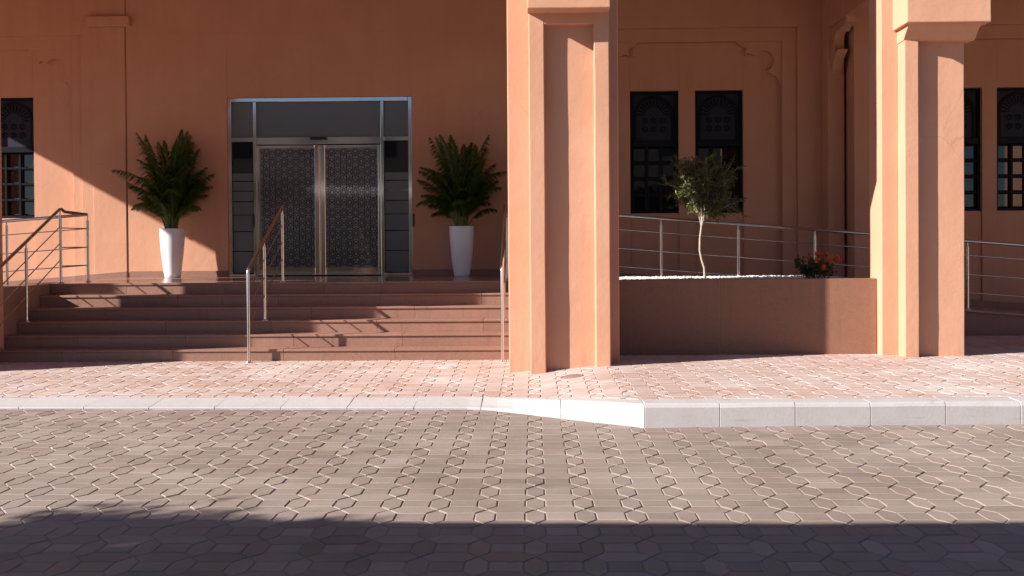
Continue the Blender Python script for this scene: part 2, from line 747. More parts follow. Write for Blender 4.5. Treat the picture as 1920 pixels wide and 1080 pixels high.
def kerb_child(m):
    for i, v in enumerate(m.v):
        m.v[i] = (v[0], v[1] - 9.4, v[2])
    m.build('kerb_stone', 'kerb_concrete', kerb, .003)


x = -.52
while x > -10:
    kerb_child(kerb_block(x - .655, x))
    x -= .655
kerb_child(kerb_block(-.52, .24))
kerb_child(kerb_block(.24, .95))
x = .95
while x < 10:
    kerb_child(kerb_block(x, x + .655))
    x += .655

# drain covers in the pavement
for (cx, cy, r, lb) in ((.40, 11.05, .13, 'small round iron drain cover in pink paving before the middle pillar'),
                        (-1.05, 12.36, .12, 'small round pale drain cover in pink paving below the steps')):
    c = empty('drain_cover', (cx, cy, pav_z(cx, cy) + .006))
    c.rotation_euler = (math.atan(.03), -math.atan((pav_z(cx + .1, cy) - pav_z(cx - .1, cy)) / .2), 0)
    tag(c, lb, 'drain cover', 'drain covers in the pavement')
    m = MB()
    m.lathe([(r, -.03), (r, .003), (r - .006, .006), (r - .022, .006), (r - .024, .002)], 28)
    m.build('rim', 'iron_cover' if cx > 0 else 'kerb_concrete', c)
    m = MB()
    m.lathe([(r - .026, -.02), (r - .026, .003), (r - .03, .005), (.001, .005)], 28)
    m.build('lid', 'iron_cover' if cx > 0 else 'kerb_concrete', c)

# ------------------------------------------------------------------ building
bld = empty('portico_building', (-3.6, 17.6, 0))
tag(bld, 'terracotta plastered building with deep columned porch and glass entrance', 'building')
BO = Vector(bld.location)


def bpart(m, name, mat='stucco', parent=None, bevel=.006):
    """part in world coordinates under the building (or under one of its parts, whose origin is the building's)"""
    off = BO
    m.v = [(v[0] - off.x, v[1] - off.y, v[2] - off.z) for v in m.v]
    return m.build(name, mat, parent or bld, bevel)


WY = 17.6
WB = 18.0
SX0, SX1 = -6.94, -.30                           # stairs between the piers
FLOOR0 = -.1

# bays: outer recess x0,x1, inner recess x0,x1, windows
BAYS = [
    dict(o=(-11.60, -7.815), i=(-11.36, -7.995), w=[(-10.70, -9.86), (-9.58, -8.74)]),
    dict(o=(.80, 4.517), i=(1.04, 4.272), w=[(1.68, 2.52), (2.80, 3.63)]),
    dict(o=(5.98, 9.69), i=(6.22, 9.45), w=[(6.87, 7.71), (7.96, 8.80)]),
]
ZO, ZI, WZ0, WZ1 = 5.29, 5.066, 2.135, 4.25
DX0, DX1, DZ1 = -5.28, -2.08, 4.175

# wall field between the bays, door opening cut out, one narrow joint beside the door bay
for a, b in ((-16, -11.60), (-7.815, -7.037), (-7.025, DX0), (DX1, .80), (4.517, 5.98), (9.69, 15)):
    bpart(MB().box(a, b, WY, WB, FLOOR0, ZO), 'wall_panel', bevel=.004)
bpart(MB().box(-7.037, -7.025, WY + .025, WB, FLOOR0, 6.3), 'wall_joint', bevel=0)
bpart(MB().box(DX0, DX1, WY, WB, DZ1, ZO), 'wall_panel', bevel=.004)
bpart(MB().box(-16, -7.037, WY, WB, ZO, 6.3), 'wall_panel', bevel=.004)
bpart(MB().box(-7.025, 15, WY, WB, ZO, 6.3), 'wall_panel', bevel=.004)
for by in BAYS:
    (o0, o1), (i0, i1) = by['o'], by['i']
    y1 = WY + .055
    bpart(MB().box(o0, i0, y1, WB, FLOOR0, ZO), 'niche_frame', bevel=.004)
    bpart(MB().box(i1, o1, y1, WB, FLOOR0, ZO), 'niche_frame', bevel=.004)
    bpart(MB().box(i0, i1, y1, WB, ZI, ZO), 'niche_frame', bevel=.004)
    y2 = WY + .17
    (a0, a1), (b0, b1) = by['w']
    for p, q in ((i0, a0), (a1, b0), (b1, i1)):
        bpart(MB().box(p, q, y2, WB, FLOOR0, ZI), 'wall_panel', bevel=.004)
    for p, q in ((a0, a1), (b0, b1)):
        bpart(MB().box(p, q, y2, WB, WZ1, ZI), 'wall_panel', bevel=.004)
        bpart(MB().box(p, q, y2 + .035, WB, FLOOR0, WZ0), 'wall_panel', bevel=.004)

    # corner brackets with a round bite
    def bracket(cx, sgn):
        # profile in (u, z): u from the inner corner towards the opening; drawn down from ZI
        ccx, ccz, r = .31, -.335, .178
        pts = [(0, 0), (0, -.76), (.022, -.74), (.035, -.69), (.062, -.635), (.10, -.60), (.115, -.575), (.125, -.60), (.15, -.595), (.20, -.545)]
        arc = [(ccx + r * math.cos(R(a)), ccz + r * math.sin(R(a))) for a in range(252, 22, -10)]
        pts += arc + [(.535, -.21), (.575, -.20), (.615, -.245), (.625, -.20), (.60, -.125), (.64, -.095), (.72, -.06), (.78, 0)]
        poly = [(cx + sgn * u, ZI + z) for u, z in pts]
        if sgn > 0:
            poly = poly
        return poly
    for cx, s in ((i0, 1), (i1, -1)):
        poly = bracket(cx, s)
        if area(poly) < 0:
            poly = poly[::-1]
        bpart(MB().prism_y(poly, y1 + .035, y2 + .05), 'bracket', bevel=0)

# pilaster beside the door bay
bpart(MB().box(-7.617, -7.045, WY - .014, WY + .02, FLOOR0, 5.42), 'pilaster', bevel=.006)
bpart(MB().box(-7.53, -7.045, WY - .012, WY + .02, 5.59, 6.2), 'pilaster', bevel=.006)
bpart(MB().box(-7.672, -6.93, WY - .10, WY + .02, 5.42, 5.59), 'pilaster_cap', bevel=.01)
# pilaster at the cross wall on the right and its bracket
bpart(MB().box(4.94, 5.21, 17.27, WY + .02, FLOOR0, 6.2), 'pilaster', bevel=.008)
bpart(MB().box(5.255, 5.86, 16.9, WY + .02, FLOOR0, 6.2), 'pilaster', bevel=.008)
arc = [(17.27 - .36 + .17 * math.cos(R(60 + 240 * k / 20)), 4.93 + .17 * math.sin(R(60 + 240 * k / 20))) for k in range(21)]
poly = [(17.27, 5.2), (16.45, 5.2), (16.45, 5.12), (16.62, 5.08), (16.72, 5.10)]
arc = [(16.95 + .16 * math.cos(R(a)), 4.92 + .16 * math.sin(R(a))) for a in range(130, -120, -14)]
poly += arc + [(17.02, 4.70), (17.13, 4.64), (17.20, 4.5), (17.27, 4.42)]
bpart(MB().prism_x(poly, 5.0, 5.16), 'bracket', bevel=0)


# piers -----------------------------------------------------------
def pier(x0, x1, y0, y1, top=6.2):
    return bpart(wobble_box(x0, x1, y0, y1, -.15, top), 'pier', bevel=.012)


p = pier(-.295, .99, 11.9, 13.25)
bpart(wobble_box(-.045, .135, 11.6, 11.95, -.15, 4.3), 'pilaster_frame', parent=p, bevel=.012)
bpart(wobble_box(.695, .868, 11.6, 11.95, -.15, 4.3), 'pilaster_frame', parent=p, bevel=.012)
bpart(wobble_box(.12, .71, 11.715, 11.95, -.15, 4.25), 'pilaster_field', parent=p, bevel=.004)
bpart(wobble_box(.12, .71, 11.605, 11.95, 4.085, 4.3), 'pilaster_head', parent=p, bevel=.01)
bpart(wobble_box(-.055, .865, 11.35, 11.98, 4.205, 7.4), 'capital', parent=p, bevel=.012)

p = pier(4.237, 5.13, 12.57, 13.03)
bpart(wobble_box(4.44, 4.612, 12.35, 12.62, -.15, 4.12), 'pilaster_frame', parent=p, bevel=.012)
bpart(wobble_box(4.60, 5.195, 12.465, 12.62, -.15, 4.12), 'pilaster_field', parent=p, bevel=.008)
m = MB()
m.prism_x([(12.62, 4.0), (12.36, 4.0), (12.33, 4.03), (12.30, 4.06), (12.18, 4.165), (12.62, 4.165)], 4.43, 5.28)
bpart(m, 'capital_moulding', parent=p, bevel=.006)
bpart(wobble_box(4.38, 5.36, 12.1, 12.65, 4.16, 6.18), 'capital', parent=p, bevel=.012)

p = pier(-8.23, SX0, 11.95, 13.25)
bpart(wobble_box(-7.98, -7.65, 11.65, 12.0, -.15, 4.3), 'pilaster_frame', parent=p, bevel=.012)
bpart(wobble_box(-7.99, -7.64, 11.4, 12.0, 4.205, 7.4), 'capital', parent=p, bevel=.012)
p = pier(-13.0, -11.85, 12.35, 13.6)
bpart(wobble_box(-12.9, -11.95, 12.1, 12.6, 4.2, 6.18), 'capital', parent=p, bevel=.012)
p = pier(10.6, 11.8, 12.57, 13.6)
bpart(wobble_box(10.8, 11.7, 12.1, 12.65, 4.16, 6.18), 'capital', parent=p, bevel=.012)

# beams over the openings and the porch roof
# central opening: pointed arch springing above the capitals
ac, ah = (SX0 - .295) / 2, (-.295 - SX0) / 2
arch = []
for k in range(25):
    u = -1 + k / 12
    arch.append((ac + ah * u, 4.72 + 1.3 * (1 - abs(u) ** 2.1) ** .62))
arch[0], arch[-1] = (SX0, 4.72), (-.295, 4.72)
bpart(MB().prism_y(arch[::1] + [(-.295, 6.2), (SX0, 6.2)], 11.95, 12.9), 'arch', bevel=0)
for a, b, y0, y1, z in ((.99, 4.237, 12.6, 13.0, 4.9), (5.13, 10.6, 12.62, 13.0, 4.9),
                        (-11.85, -8.23, 12.6, 13.45, 4.9)):
    bpart(MB().box(a, b, y0, y1, z, 6.2), 'beam', bevel=.01)
bpart(MB().box(4.955, 5.125, 13.02, 17.3, 5.2, 6.2), 'beam', bevel=.01)
bpart(MB().box(-12.99, -12.6, 13.58, 17.58, 5.62, 6.2), 'beam', bevel=.01)
bpart(MB().box(-13.3, 15, 11.7, 18.0, 6.052, 6.45), 'roof_slab', bevel=.01)
bpart(MB().box(-13.4, 15, 11.55, 11.9, 6.2, 7.4), 'parapet', bevel=.02)


# windows ----------------------------------------------------------
def window(x0, x1):
    cx = (x0 + x1) / 2
    hw = (x1 - x0) / 2
    yb = WY + .27
    zmid = 3.34
    sill = .0
    # outer frame: the part itself
    m = MB()
    f = .045
    m.box(x0, x0 + f, yb - .02, yb + .06, WZ0, WZ1)
    m.box(x1 - f, x1, yb - .02, yb + .06, WZ0, WZ1)
    m.box(x0 + f, x1 - f, yb - .02, yb + .06, WZ1 - f, WZ1)
    m.box(x0 + f, x1 - f, yb - .02, yb + .06, WZ0, WZ0 + f)
    m.box(x0 + f, x1 - f, yb - .045, yb + .06, zmid - .05, zmid + .05)
    w = bpart(m, 'window', 'window_dark', bevel=.004)
    bpart(MB().box(x0, x1, yb + .075, yb + .09, WZ0, WZ1), 'dark_backing', 'window_slot', w, 0)  # added black backing: hides the sky behind, stands in for a dark room
    # carved head: backing, arch band, sun rays, rosettes
    bpart(MB().box(x0 + f, x1 - f, yb + .03, yb + .05, zmid + .05, WZ1 - f), 'carved_panel', 'window_carved', w, 0)
    ro, ri = hw - .06, hw - .115
    zc = WZ1 - f - .02 - ro
    zb = zmid + .075
    outer = [(cx - ro, zb)] + [(cx + ro * math.cos(R(a)), zc + ro * math.sin(R(a))) for a in range(180, -1, -10)] + [(cx + ro, zb)]
    inner = [(cx - ri, zb)] + [(cx + ri * math.cos(R(a)), zc + ri * math.sin(R(a))) for a in range(180, -1, -10)] + [(cx + ri, zb)]
    m = MB()
    n = len(outer)
    vs = [(x, yb + .005, z) for x, z in outer] + [(x, yb + .005, z) for x, z in inner]
    vs += [(x, yb + .03, z) for x, z in outer] + [(x, yb + .03, z) for x, z in inner]
    fs = []
    for i in range(n - 1):
        fs.append((i, i + 1, n + i + 1, n + i))
        fs.append((i + 1, i, 2 * n + i, 2 * n + i + 1))
        fs.append((n + i, n + i + 1, 3 * n + i + 1, 3 * n + i))
    m.add(vs, fs)
    bpart(m, 'arch_band', 'window_dark', w, 0)
    for k in range(13):
        a = R(7 + 166 * k / 12)
        r0, r1 = .155, .285
        ca, sa = math.cos(a), math.sin(a)
        wa, wb = .007, .016
        pts = [(cx + r0 * ca + wa * sa, zc + r0 * sa - wa * ca), (cx + r1 * ca + wb * sa, zc + r1 * sa - wb * ca),
               (cx + (r1 + .012) * ca, zc + (r1 + .012) * sa),
               (cx + r1 * ca - wb * sa, zc + r1 * sa + wb * ca), (cx + r0 * ca - wa * sa, zc + r0 * sa + wa * ca)]
        bpart(MB().prism_y(pts, yb + .022, yb + .034), 'sun_ray', 'window_slot', w, 0)
    for i in range(3):
        for j in range(2):
            m = MB()
            qx, qz = cx + (i - 1) * .155, zc - .075 - j * .15
            for k in range(6):
                a = R(60 * k + 30)
                px, pz = qx + .042 * math.cos(a), qz + .042 * math.sin(a)
                m.prism_y([(px + .019 * math.cos(R(b)), pz + .019 * math.sin(R(b))) for b in range(0, 360, 60)], yb + .024, yb + .034)
            m.prism_y([(qx + .013 * math.cos(R(b)), qz + .013 * math.sin(R(b))) for b in range(0, 360, 60)], yb + .024, yb + .034)
            bpart(m, 'rosette', 'window_slot', w, 0)
    # lower lattice: 3 x 4 openings, thick bars in front of the pane
    lz0, lz1 = WZ0 + f, zmid - .05
    lx0, lx1 = x0 + f, x1 - f
    cw, ch = (lx1 - lx0) / 3, (lz1 - lz0) / 4
    for i in (1, 2):
        bpart(MB().box(lx0 + i * cw - .018, lx0 + i * cw + .018, yb - .012, yb + .03, lz0, lz1), 'lattice_bar', 'window_dark', w, .003)
    for j in (1, 2, 3):
        bpart(MB().box(lx0, lx1, yb - .008, yb + .028, lz0 + j * ch - .018, lz0 + j * ch + .018), 'lattice_bar', 'window_dark', w, .003)
    for i in range(3):
        for j in range(4):
            ax, az = lx0 + i * cw, lz0 + j * ch
            e = .034
            m = MB()
            # rounded inner trim of one opening
            O = [(ax + .015, az + .015), (ax + cw - .015, az + .015), (ax + cw - .015, az + ch - .015), (ax + .015, az + ch - .015)]
            I = [(ax + e, az + e), (ax + cw - e, az + e), (ax + cw - e, az + ch - e), (ax + e, az + ch - e)]
            vs = [(x, yb + .03, z) for x, z in O] + [(x, yb + .036, z) for x, z in I] + [(x, yb + .055, z) for x, z in I]
            fs = []
            for q in range(4):
                q2 = (q + 1) % 4
                fs += [(q, q2, 4 + q2, 4 + q), (4 + q, 4 + q2, 8 + q2, 8 + q)]
            m.add(vs, fs)
            bpart(m, 'trim', 'window_dark', w, 0)
            bpart(MB().box(ax + .02, ax + cw - .02, yb + .056, yb + .062, az + .02, az + ch - .02), 'pane', 'glass_dark', w, 0)
    return w


for by in BAYS:
    for a, b in by['w']:
        window(a, b)

# entrance ----------------------------------------------------------
DY = WY + .06
m = MB()
fz = LAND
m.box(DX0 + .003, DX0 + .07, DY - .05, DY + .08, fz, DZ1 - .003)
m.box(DX1 - .07, DX1 - .003, DY - .05, DY + .08, fz, DZ1 - .003)
m.box(DX0 + .07, DX1 - .07, DY - .05, DY + .08, DZ1 - .07, DZ1 - .003)
M1, M2 = -4.81, -2.60
m.box(M1 - .03, M1 + .03, DY - .04, DY + .08, fz, DZ1 - .07)
m.box(M2 - .03, M2 + .03, DY - .04, DY + .08, fz, DZ1 - .07)
TB0, TB1 = 3.415, 3.49
m.box(DX0 + .07, M1 - .03, DY - .045, DY + .08, TB0, TB1)
m.box(M1 + .03, M2 - .03, DY - .045, DY + .08, TB0 - .05, TB1)
m.box(M2 + .03, DX1 - .07, DY - .045, DY + .08, TB0, TB1)
m.box(DX0 + .07, M1 - .03, DY - .04, DY + .08, fz, fz + .045)
m.box(M2 + .03, DX1 - .07, DY - .04, DY + .08, fz, fz + .045)
ent = bpart(m, 'entrance_frame', 'chrome', bevel=.006)
bpart(MB().box(DX0, DX1, DY + .3, DY + .34, .9, DZ1), 'dark_door_backing', 'window_slot', ent, 0)  # black sheet added behind the doors to stop light leaking through
for a, b in ((DX0 + .07, M1 - .03), (M1 + .03, M2 - .03), (M2 + .03, DX1 - .07)):
    bpart(MB().box(a, b, DY + .01, DY + .02, TB1, DZ1 - .07), 'transom_pane', 'glass_frosted', ent, 0)
for a, b in ((DX0 + .07, M1 - .03), (M2 + .03, DX1 - .07)):
    bpart(MB().box(a, b, DY + .01, DY + .02, fz + .045, TB0), 'sidelight_pane', 'glass_dark', ent, 0)
    zs = [2.878, 2.731, 2.564, 2.38, 2.149, 1.862, 1.52, 1.14]
    for k in range(7):
        bpart(MB().box(a + .004, b - .004, DY + .003, DY + .007, zs[k + 1] + .014, zs[k] - .002), 'frosted_stripe', 'glass_frosted', ent, 0)
bpart(MB().box(-3.84, -3.55, DY - .115, DY - .046, 3.435, 3.482), 'motion_sensor', 'black_plastic', ent, .015)
# black plates standing in for dark reflections on the door frame
for x in (M1 - .045, DX1 + .004):
    bpart(MB().box(x, x + .03, DY - .075, DY - .04, 1.93, 2.16), 'dark_reflection', 'black_plastic', ent, .01)

MID = -3.688


def rib(m, a, b, w, y):
    a, b = Vector(a), Vector(b)
    d = (b - a).normalized()
    n = Vector((-d.y, d.x)) * w / 2
    e = d * w * .3
    q = [a - e - n, b + e - n, b + e + n, a - e + n]
    m.add([(p.x, y, p.y) for p in q], [(0, 1, 2, 3)])


def lattice(x0, x1, z0, z1, y):
    m = MB()
    a = .205
    w = .0115
    row = a * math.sqrt(3) / 2
    j = 0
    z = z0 + .05

    def seg(p, q):
        # clip to the pane by simple rejection
        for c in (p, q):
            if not (x0 < c[0] < x1 and z0 < c[1] < z1):
                return
        rib(m, p, q, w, y)
    while z < z1 + a:
        off = (j % 2) * a / 2
        x = x0 - a + off
        while x < x1 + a:
            # centre rosette
            c = [(x + .034 * math.cos(R(60 * k + 30)), z + .034 * math.sin(R(60 * k + 30))) for k in range(6)]
            for k in range(6):
                seg(c[k], c[(k + 1) % 6])
            # six petals
            for k in range(6):
                an = R(60 * k)
                ca, sa = math.cos(an), math.sin(an)

                def L(u, v):
                    return (x + u * ca - v * sa, z + u * sa + v * ca)
                pt = [L(.046, 0), L(.058, .017), L(.083, .017), L(.097, 0), L(.083, -.017), L(.058, -.017)]
                for q in range(6):
                    seg(pt[q], pt[(q + 1) % 6])
                an2 = R(60 * k + 30)
                p1 = (x + .060 * math.cos(an2), z + .060 * math.sin(an2))
                p2 = (x + .108 * math.cos(an2), z + .108 * math.sin(an2))
                seg(p1, p2)
            x += a
        z += row
        j += 1
    return m


for a, b, st in ((M1 + .035, MID - .006, 1), (MID + .006, M2 - .035, -1)):
    m = MB()
    z0, z1 = fz + .015, TB0 - .06
    sw = .045
    meet = .085
    l, r = (sw, meet) if st > 0 else (meet, sw)
    m.box(a, a + l, DY - .02, DY + .03, z0, z1)
    m.box(b - r, b, DY - .02, DY + .03, z0, z1)
    m.box(a + l, b - r, DY - .02, DY + .03, z1 - .055, z1)
    m.box(a + l, b - r, DY - .02, DY + .03, z0, z0 + .125)
    lf = bpart(m, 'door_leaf', 'chrome', bevel=.005)
    bpart(MB().box(a + l, b - r, DY + .004, DY + .012, z0 + .125, z1 - .055), 'glass_pane', 'glass_film', lf, 0)
    bpart(lattice(a + l + .01, b - r - .01, z0 + .14, z1 - .06, DY + .0025), 'patterned_film', 'film_line', lf, 0)

# ------------------------------------------------------------------ stairs, landing, ramps
RISE = (LAND - .13) / 6
st = empty('staircase', (-3.62, STAIR_Y, .1))
tag(st, 'wide flight of six brown granite steps rising to the glass entrance', 'stairs')
rng = random.Random(11)


def spart(m, name, mat, par, o, bevel=.004):
    m.v = [(v[0] - o[0], v[1] - o[1], v[2] - o[2]) for v in m.v]
    return m.build(name, mat, par, bevel)


so = st.location
for k in range(6):
    yf = STAIR_Y + k * TREAD
    z0, z1 = .13 + k * RISE, .13 + (k + 1) * RISE
    if k == 0:
        z0 = -.05
    x = SX0 + .002
    L = 1.42
    x = SX0 + .004
    first = rng.uniform(.5, 1.4)
    while x < SX1 - .01:
        xe = min(SX1 - .004, x + (first if x < SX0 + .01 else L))
        if SX1 - xe < .25:
            xe = SX1 - .004
        spart(MB().box(x + .0015, xe - .0015, yf + rng.gauss(0, .001), yf + .03, z0, z1 - .031), 'riser_slab', 'granite', st, so, .002)
        if k < 5:
            spart(MB().box(x + .0015, xe - .0015, yf - .018, yf + TREAD + .02, z1 - .03, z1), 'tread_slab', 'granite', st, so, .006)
        x = xe
    # core behind the slabs
    spart(MB().box(SX0 + .01, SX1 - .01, yf + .031, 14.9, -.05, z1 - .032), 'step_core', 'granite', st, so, 0)

land = tag(MB().box(SX0 - .2, 1.1, 14.62, 18.0, -.05, LAND - .035).build('landing', 'granite'), kind='structure')
# polished floor slabs of the landing
ys = [STAIR_Y + 5 * TREAD - .018, 15.25, 16.05, 16.85, WY + .12]
for j in range(4):
    x = SX0 + .003 if j == 0 else SX0 - .06
    x_end = SX1 if j == 0 else .40
    while x < x_end - .02:
        xe = min(x_end, x + .8)
        if x_end - xe < .2:
            xe = x_end
        MB().box(x + .001, xe - .001, ys[j] + .001, ys[j + 1] - .001, LAND - .03, LAND).build('floor_slab', 'granite_floor', land, .0015)
        x = xe
# cheek walls beside the flight (granite), from the pier backs to the ramps
spart(MB().box(SX0 - .35, SX0 - .002, 13.25, 15.2, -.05, LAND - .002), 'cheek_wall', 'granite', st, so, .006)
spart(MB().box(SX1 + .002, .995, 13.25, 15.2, -.05, LAND - .002), 'cheek_wall', 'granite', st, so, .006)


def ramp_z(x, side):
    if side > 0:
        return LAND - .0817 * max(0, x - .40)
    return LAND - .075 * max(0, SX0 - .06 - x)


for side, xa, xb in ((1, .402, 12.5), (-1, -15.5, SX0 - .062)):
    za, zb = ramp_z(xa, side), ramp_z(xb, side)
    m = MB()
    m.prism_y([(xa, -.1), (xb, -.1), (xb, zb - .03), (xa, za - .03)], 15.2, 17.9)
    rp = tag(m.build('ramp', 'granite'), kind='structure')
    n = 15
    for i in range(n):
        p = xa + (xb - xa) * i / n
        q = xa + (xb - xa) * (i + 1) / n
        z_p, z_q = ramp_z(p, side), ramp_z(q, side)
        m = MB()
        m.prism_y([(p + .001, z_p - .03), (q - .001, z_q - .03), (q - .001, z_q), (p + .001, z_p)], 15.16, 17.75)
        m.build('floor_slab', 'granite_floor', rp, .0015)

# skirting along the back wall
SK = []


def skirt(xa, xb, y, zf_):
    za, zb = zf_(xa), zf_(xb)
    m = MB()
    m.prism_y([(xa + .001, za - .02), (xb - .001, zb - .02), (xb - .001, zb + .105), (xa + .001, za + .105)], y - .014, y + .01)
    bpart(m, 'skirting', 'granite', bevel=.002)


flat = lambda x: LAND
zr_ = lambda x: ramp_z(x, 1)
zl_ = lambda x: ramp_z(x, -1)
for a, b in ((-7.0, -6.2), (-6.2, DX0), (DX1, -1.2), (-1.2, .40)):
    skirt(a, b, WY, flat)
skirt(-7.617, -7.045, WY - .014, zl_)
skirt(-7.815, -7.617, WY, zl_)
skirt(-7.995, -7.815, WY + .055, zl_)
skirt(-9.6, -7.995, WY + .17, zl_)
skirt(-11.36, -9.6, WY + .17, zl_)
skirt(.40, .80, WY, zr_)
skirt(1.04, 4.272, WY + .17, zr_)
skirt(4.272, 4.517, WY + .055, zr_)
skirt(4.517, 4.94, WY, zr_)
skirt(4.94, 5.21, 17.27, zr_)
skirt(6.22, 9.45, WY + .17, zr_)

# ------------------------------------------------------------------ railings
POST_R, RAIL_R, BAR_R = .021, .023, .008


def post(par, o, x, y, zb, ztop):
    m = MB()
    m.tube([(x, y, zb), (x, y, ztop - .085)], POST_R, 14)
    m.tube([(x, y, ztop - .09), (x, y, ztop - .01)], .010, 8)
    m.lathe([(.047, zb), (.047, zb + .006), (.040, zb + .010), (.026, zb + .011), (.026, zb + .02)], 18, (x, y))
    m.v = [(v[0] - o[0], v[1] - o[1], v[2] - o[2]) for v in m.v]
    m.build('post', 'steel', par)


def bar(par, o, name, pts, r):
    m = MB()
    m.tube(pts, r, 12)
    m.v = [(v[0] - o[0], v[1] - o[1], v[2] - o[2]) for v in m.v]
    m.build(name, 'steel', par)


def stair_z(y):
    # handrail height along the flight
    return 1.30 + (y - 12.82) * .478


def stair_rail(x, label, tail=None):
    o = (x, 12.82, pav_z(x, 12.82))
    t = empty('stair_railing', o)
    tag(t, label, 'railing', 'steel railings of the entrance steps')
    zb0 = pav_z(x, 12.82)
    posts = [(12.82, zb0 + .004), (13.62, .13 + 3 * RISE), (14.62, LAND)]
    # first post turns into the handrail with a round elbow
    m = MB()
    m.tube([(x, 12.82, zb0), (x, 12.82, stair_z(12.82) - .03), (x, 12.828, stair_z(12.82) - .008), (x, 12.85, stair_z(12.85))], POST_R, 14)
    m.lathe([(.047, zb0), (.047, zb0 + .01), (.026, zb0 + .014), (.026, zb0 + .025)], 18, (x, 12.82))
    m.v = [(v[0] - o[0], v[1] - o[1], v[2] - o[2]) for v in m.v]
    m.build('post', 'steel', t)
    for y, zb in posts[1:]:
        post(t, o, x, y, zb, stair_z(y))
    path = [(x, 12.85, stair_z(12.85)), (x, 14.66, stair_z(14.66))]
    ends = []
    if tail:
        path = [(x, 12.85, stair_z(12.85)), (x, 14.60, stair_z(14.60)), (x, 14.66, stair_z(14.62))] + tail
    bar(t, o, 'handrail', path, RAIL_R)
    for dz in (.25, .49, .73):
        pts = [(x, 12.82, stair_z(12.82) - dz), (x, 14.62, stair_z(14.62) - dz)]
        if dz > .45:
            pts[0] = (x, 12.82, stair_z(12.82) - dz)
        bar(t, o, 'rail', pts, BAR_R)
    return t, o


def ramp_rail(side, xs_, x_end, label):
    y = 15.25
    o = (xs_[0], y, ramp_z(xs_[0], side))
    t = empty('ramp_railing', o)
    tag(t, label, 'railing', 'steel railings along the ramps')
    f = lambda x: ramp_z(x, side)
    for x in xs_:
        post(t, o, x, y, f(x), f(x) + 1.01)
    a, b = xs_[0], x_end
    pts = lambda h: [(a, y, f(a) + h)] + ([(.40, y, LAND + h)] if side > 0 and a < .4 else []) + [(b, y, f(b) + h)]
    bar(t, o, 'handrail', pts(1.01), RAIL_R)
    for h in (.25, .52, .80):
        bar(t, o, 'rail', pts(h), BAR_R)
    return t, o


LX, RX = -6.82, -.40
stair_rail(-3.60, 'steel railing standing free in the middle of the granite steps')
t, o = stair_rail(LX, 'steel stair railing at the left edge of the steps, turning to the ramp',
                  [(LX + .02, 14.72, LAND + 1.035), (-6.70, 15.22, LAND + 1.01)])
for h in (.25, .52, .80):
    bar(t, o, 'rail', [(LX, 14.62, LAND + h), (-6.70, 15.25, LAND + h)], BAR_R)
t, o = stair_rail(RX, 'steel stair railing at the right edge of the steps beside the middle pillar',
                  [(RX, 14.72, LAND + 1.035), (RX, 15.22, LAND + 1.01)])
ramp_rail(-1, [-6.70, -7.93, -9.1, -10.3, -11.5], -12.4, 'steel ramp railing left of the steps in front of the sunlit wall')
ramp_rail(1, [-.40, .74, 1.89, 3.03, 4.16, 5.28, 6.40, 7.54, 8.7], 9.6, 'long steel ramp railing behind the planter and right pillar')

# ------------------------------------------------------------------ planter
pl = empty('planter', (2.6, 12.73, .2))
tag(pl, 'long raised planter faced in brown granite between the two pillars', 'planter')
po = pl.location
xs_ = [.995, 2.06, 3.14, 4.232]
for a, b in ((.995, 2.30), (2.30, 3.60), (3.60, 4.232)):
    spart(wobble_box(a + .0015, b - .0015, 12.73, 12.87, .05, 1.150, .3, .0012), 'facing_slab', 'granite_planter', pl, po, .004)
spart(MB().box(.995, 4.232, 12.735, 12.872, .05, 1.147), 'front_wall', 'kerb_concrete', pl, po, 0)
spart(MB().box(.995, 4.232, 12.875, 15.15, .05, 1.085), 'soil_bed', 'soil', pl, po, 0)

# white gravel
rng = random.Random(21)
m = MB()
ico_v = [(0, 0, 1), (.89, 0, .45), (.28, .85, .45), (-.72, .53, .45), (-.72, -.53, .45), (.28, -.85, .45),
         (.72, .53, -.45), (-.28, .85, -.45), (-.89, 0, -.45), (-.28, -.85, -.45), (.72, -.53, -.45)]
ico_f = [(0, 1, 2), (0, 2, 3), (0, 3, 4), (0, 4, 5), (0, 5, 1), (1, 6, 2), (2, 7, 3), (3, 8, 4), (4, 9, 5), (5, 10, 1),
         (6, 7, 2), (7, 8, 3), (8, 9, 4), (9, 10, 5), (10, 6, 1)]
TREE = Vector((2.395, 14.48, 1.09))
SHRUB = Vector((3.68, 13.5, 1.09))
for q in range(9000):
    x, y = rng.uniform(1.0, 4.22), rng.uniform(12.88, 15.14)
    dt = math.hypot(x - TREE.x, (y - TREE.y))
    ds = math.hypot(x - SHRUB.x, (y - SHRUB.y))
    if dt < .34 + rng.gauss(0, .05) or ds < .34 + rng.gauss(0, .06):
        continue
    r = rng.uniform(.012, .026)
    sx, sy, sz = r * rng.uniform(.8, 1.3), r * rng.uniform(.8, 1.3), r * rng.uniform(.6, .9)
    an = rng.uniform(0, 6.28)
    ca, sa = math.cos(an), math.sin(an)
    zc = 1.085 + rng.uniform(.004, .03)
    m.add([(x + (a * ca - b * sa) * sx, y + (a * sa + b * ca) * sy, zc + c * sz) for a, b, c in ico_v], ico_f)
tag(m.build('white_gravel', 'gravel_white'), 'white pebble gravel spread over the planter bed', 'gravel', kind='stuff')


# ------------------------------------------------------------------ vegetation
def leaf(m, p, d, nrm, L, W):
    """pointed leaf of two quads folded along its midrib"""
    d = d.normalized()
    s = d.cross(nrm)
    if s.length < 1e-4:
        s = d.cross(Vector((1, 0, 0)))
    s.normalize()
    u = s.cross(d)
    a = p
    b = p + d * L * .45 + s * W / 2 + u * W * .12
    c = p + d * L
    e = p + d * L * .45 - s * W / 2 + u * W * .12
    m.add([a, b, c, e], [(0, 1, 2), (0, 2, 3)])


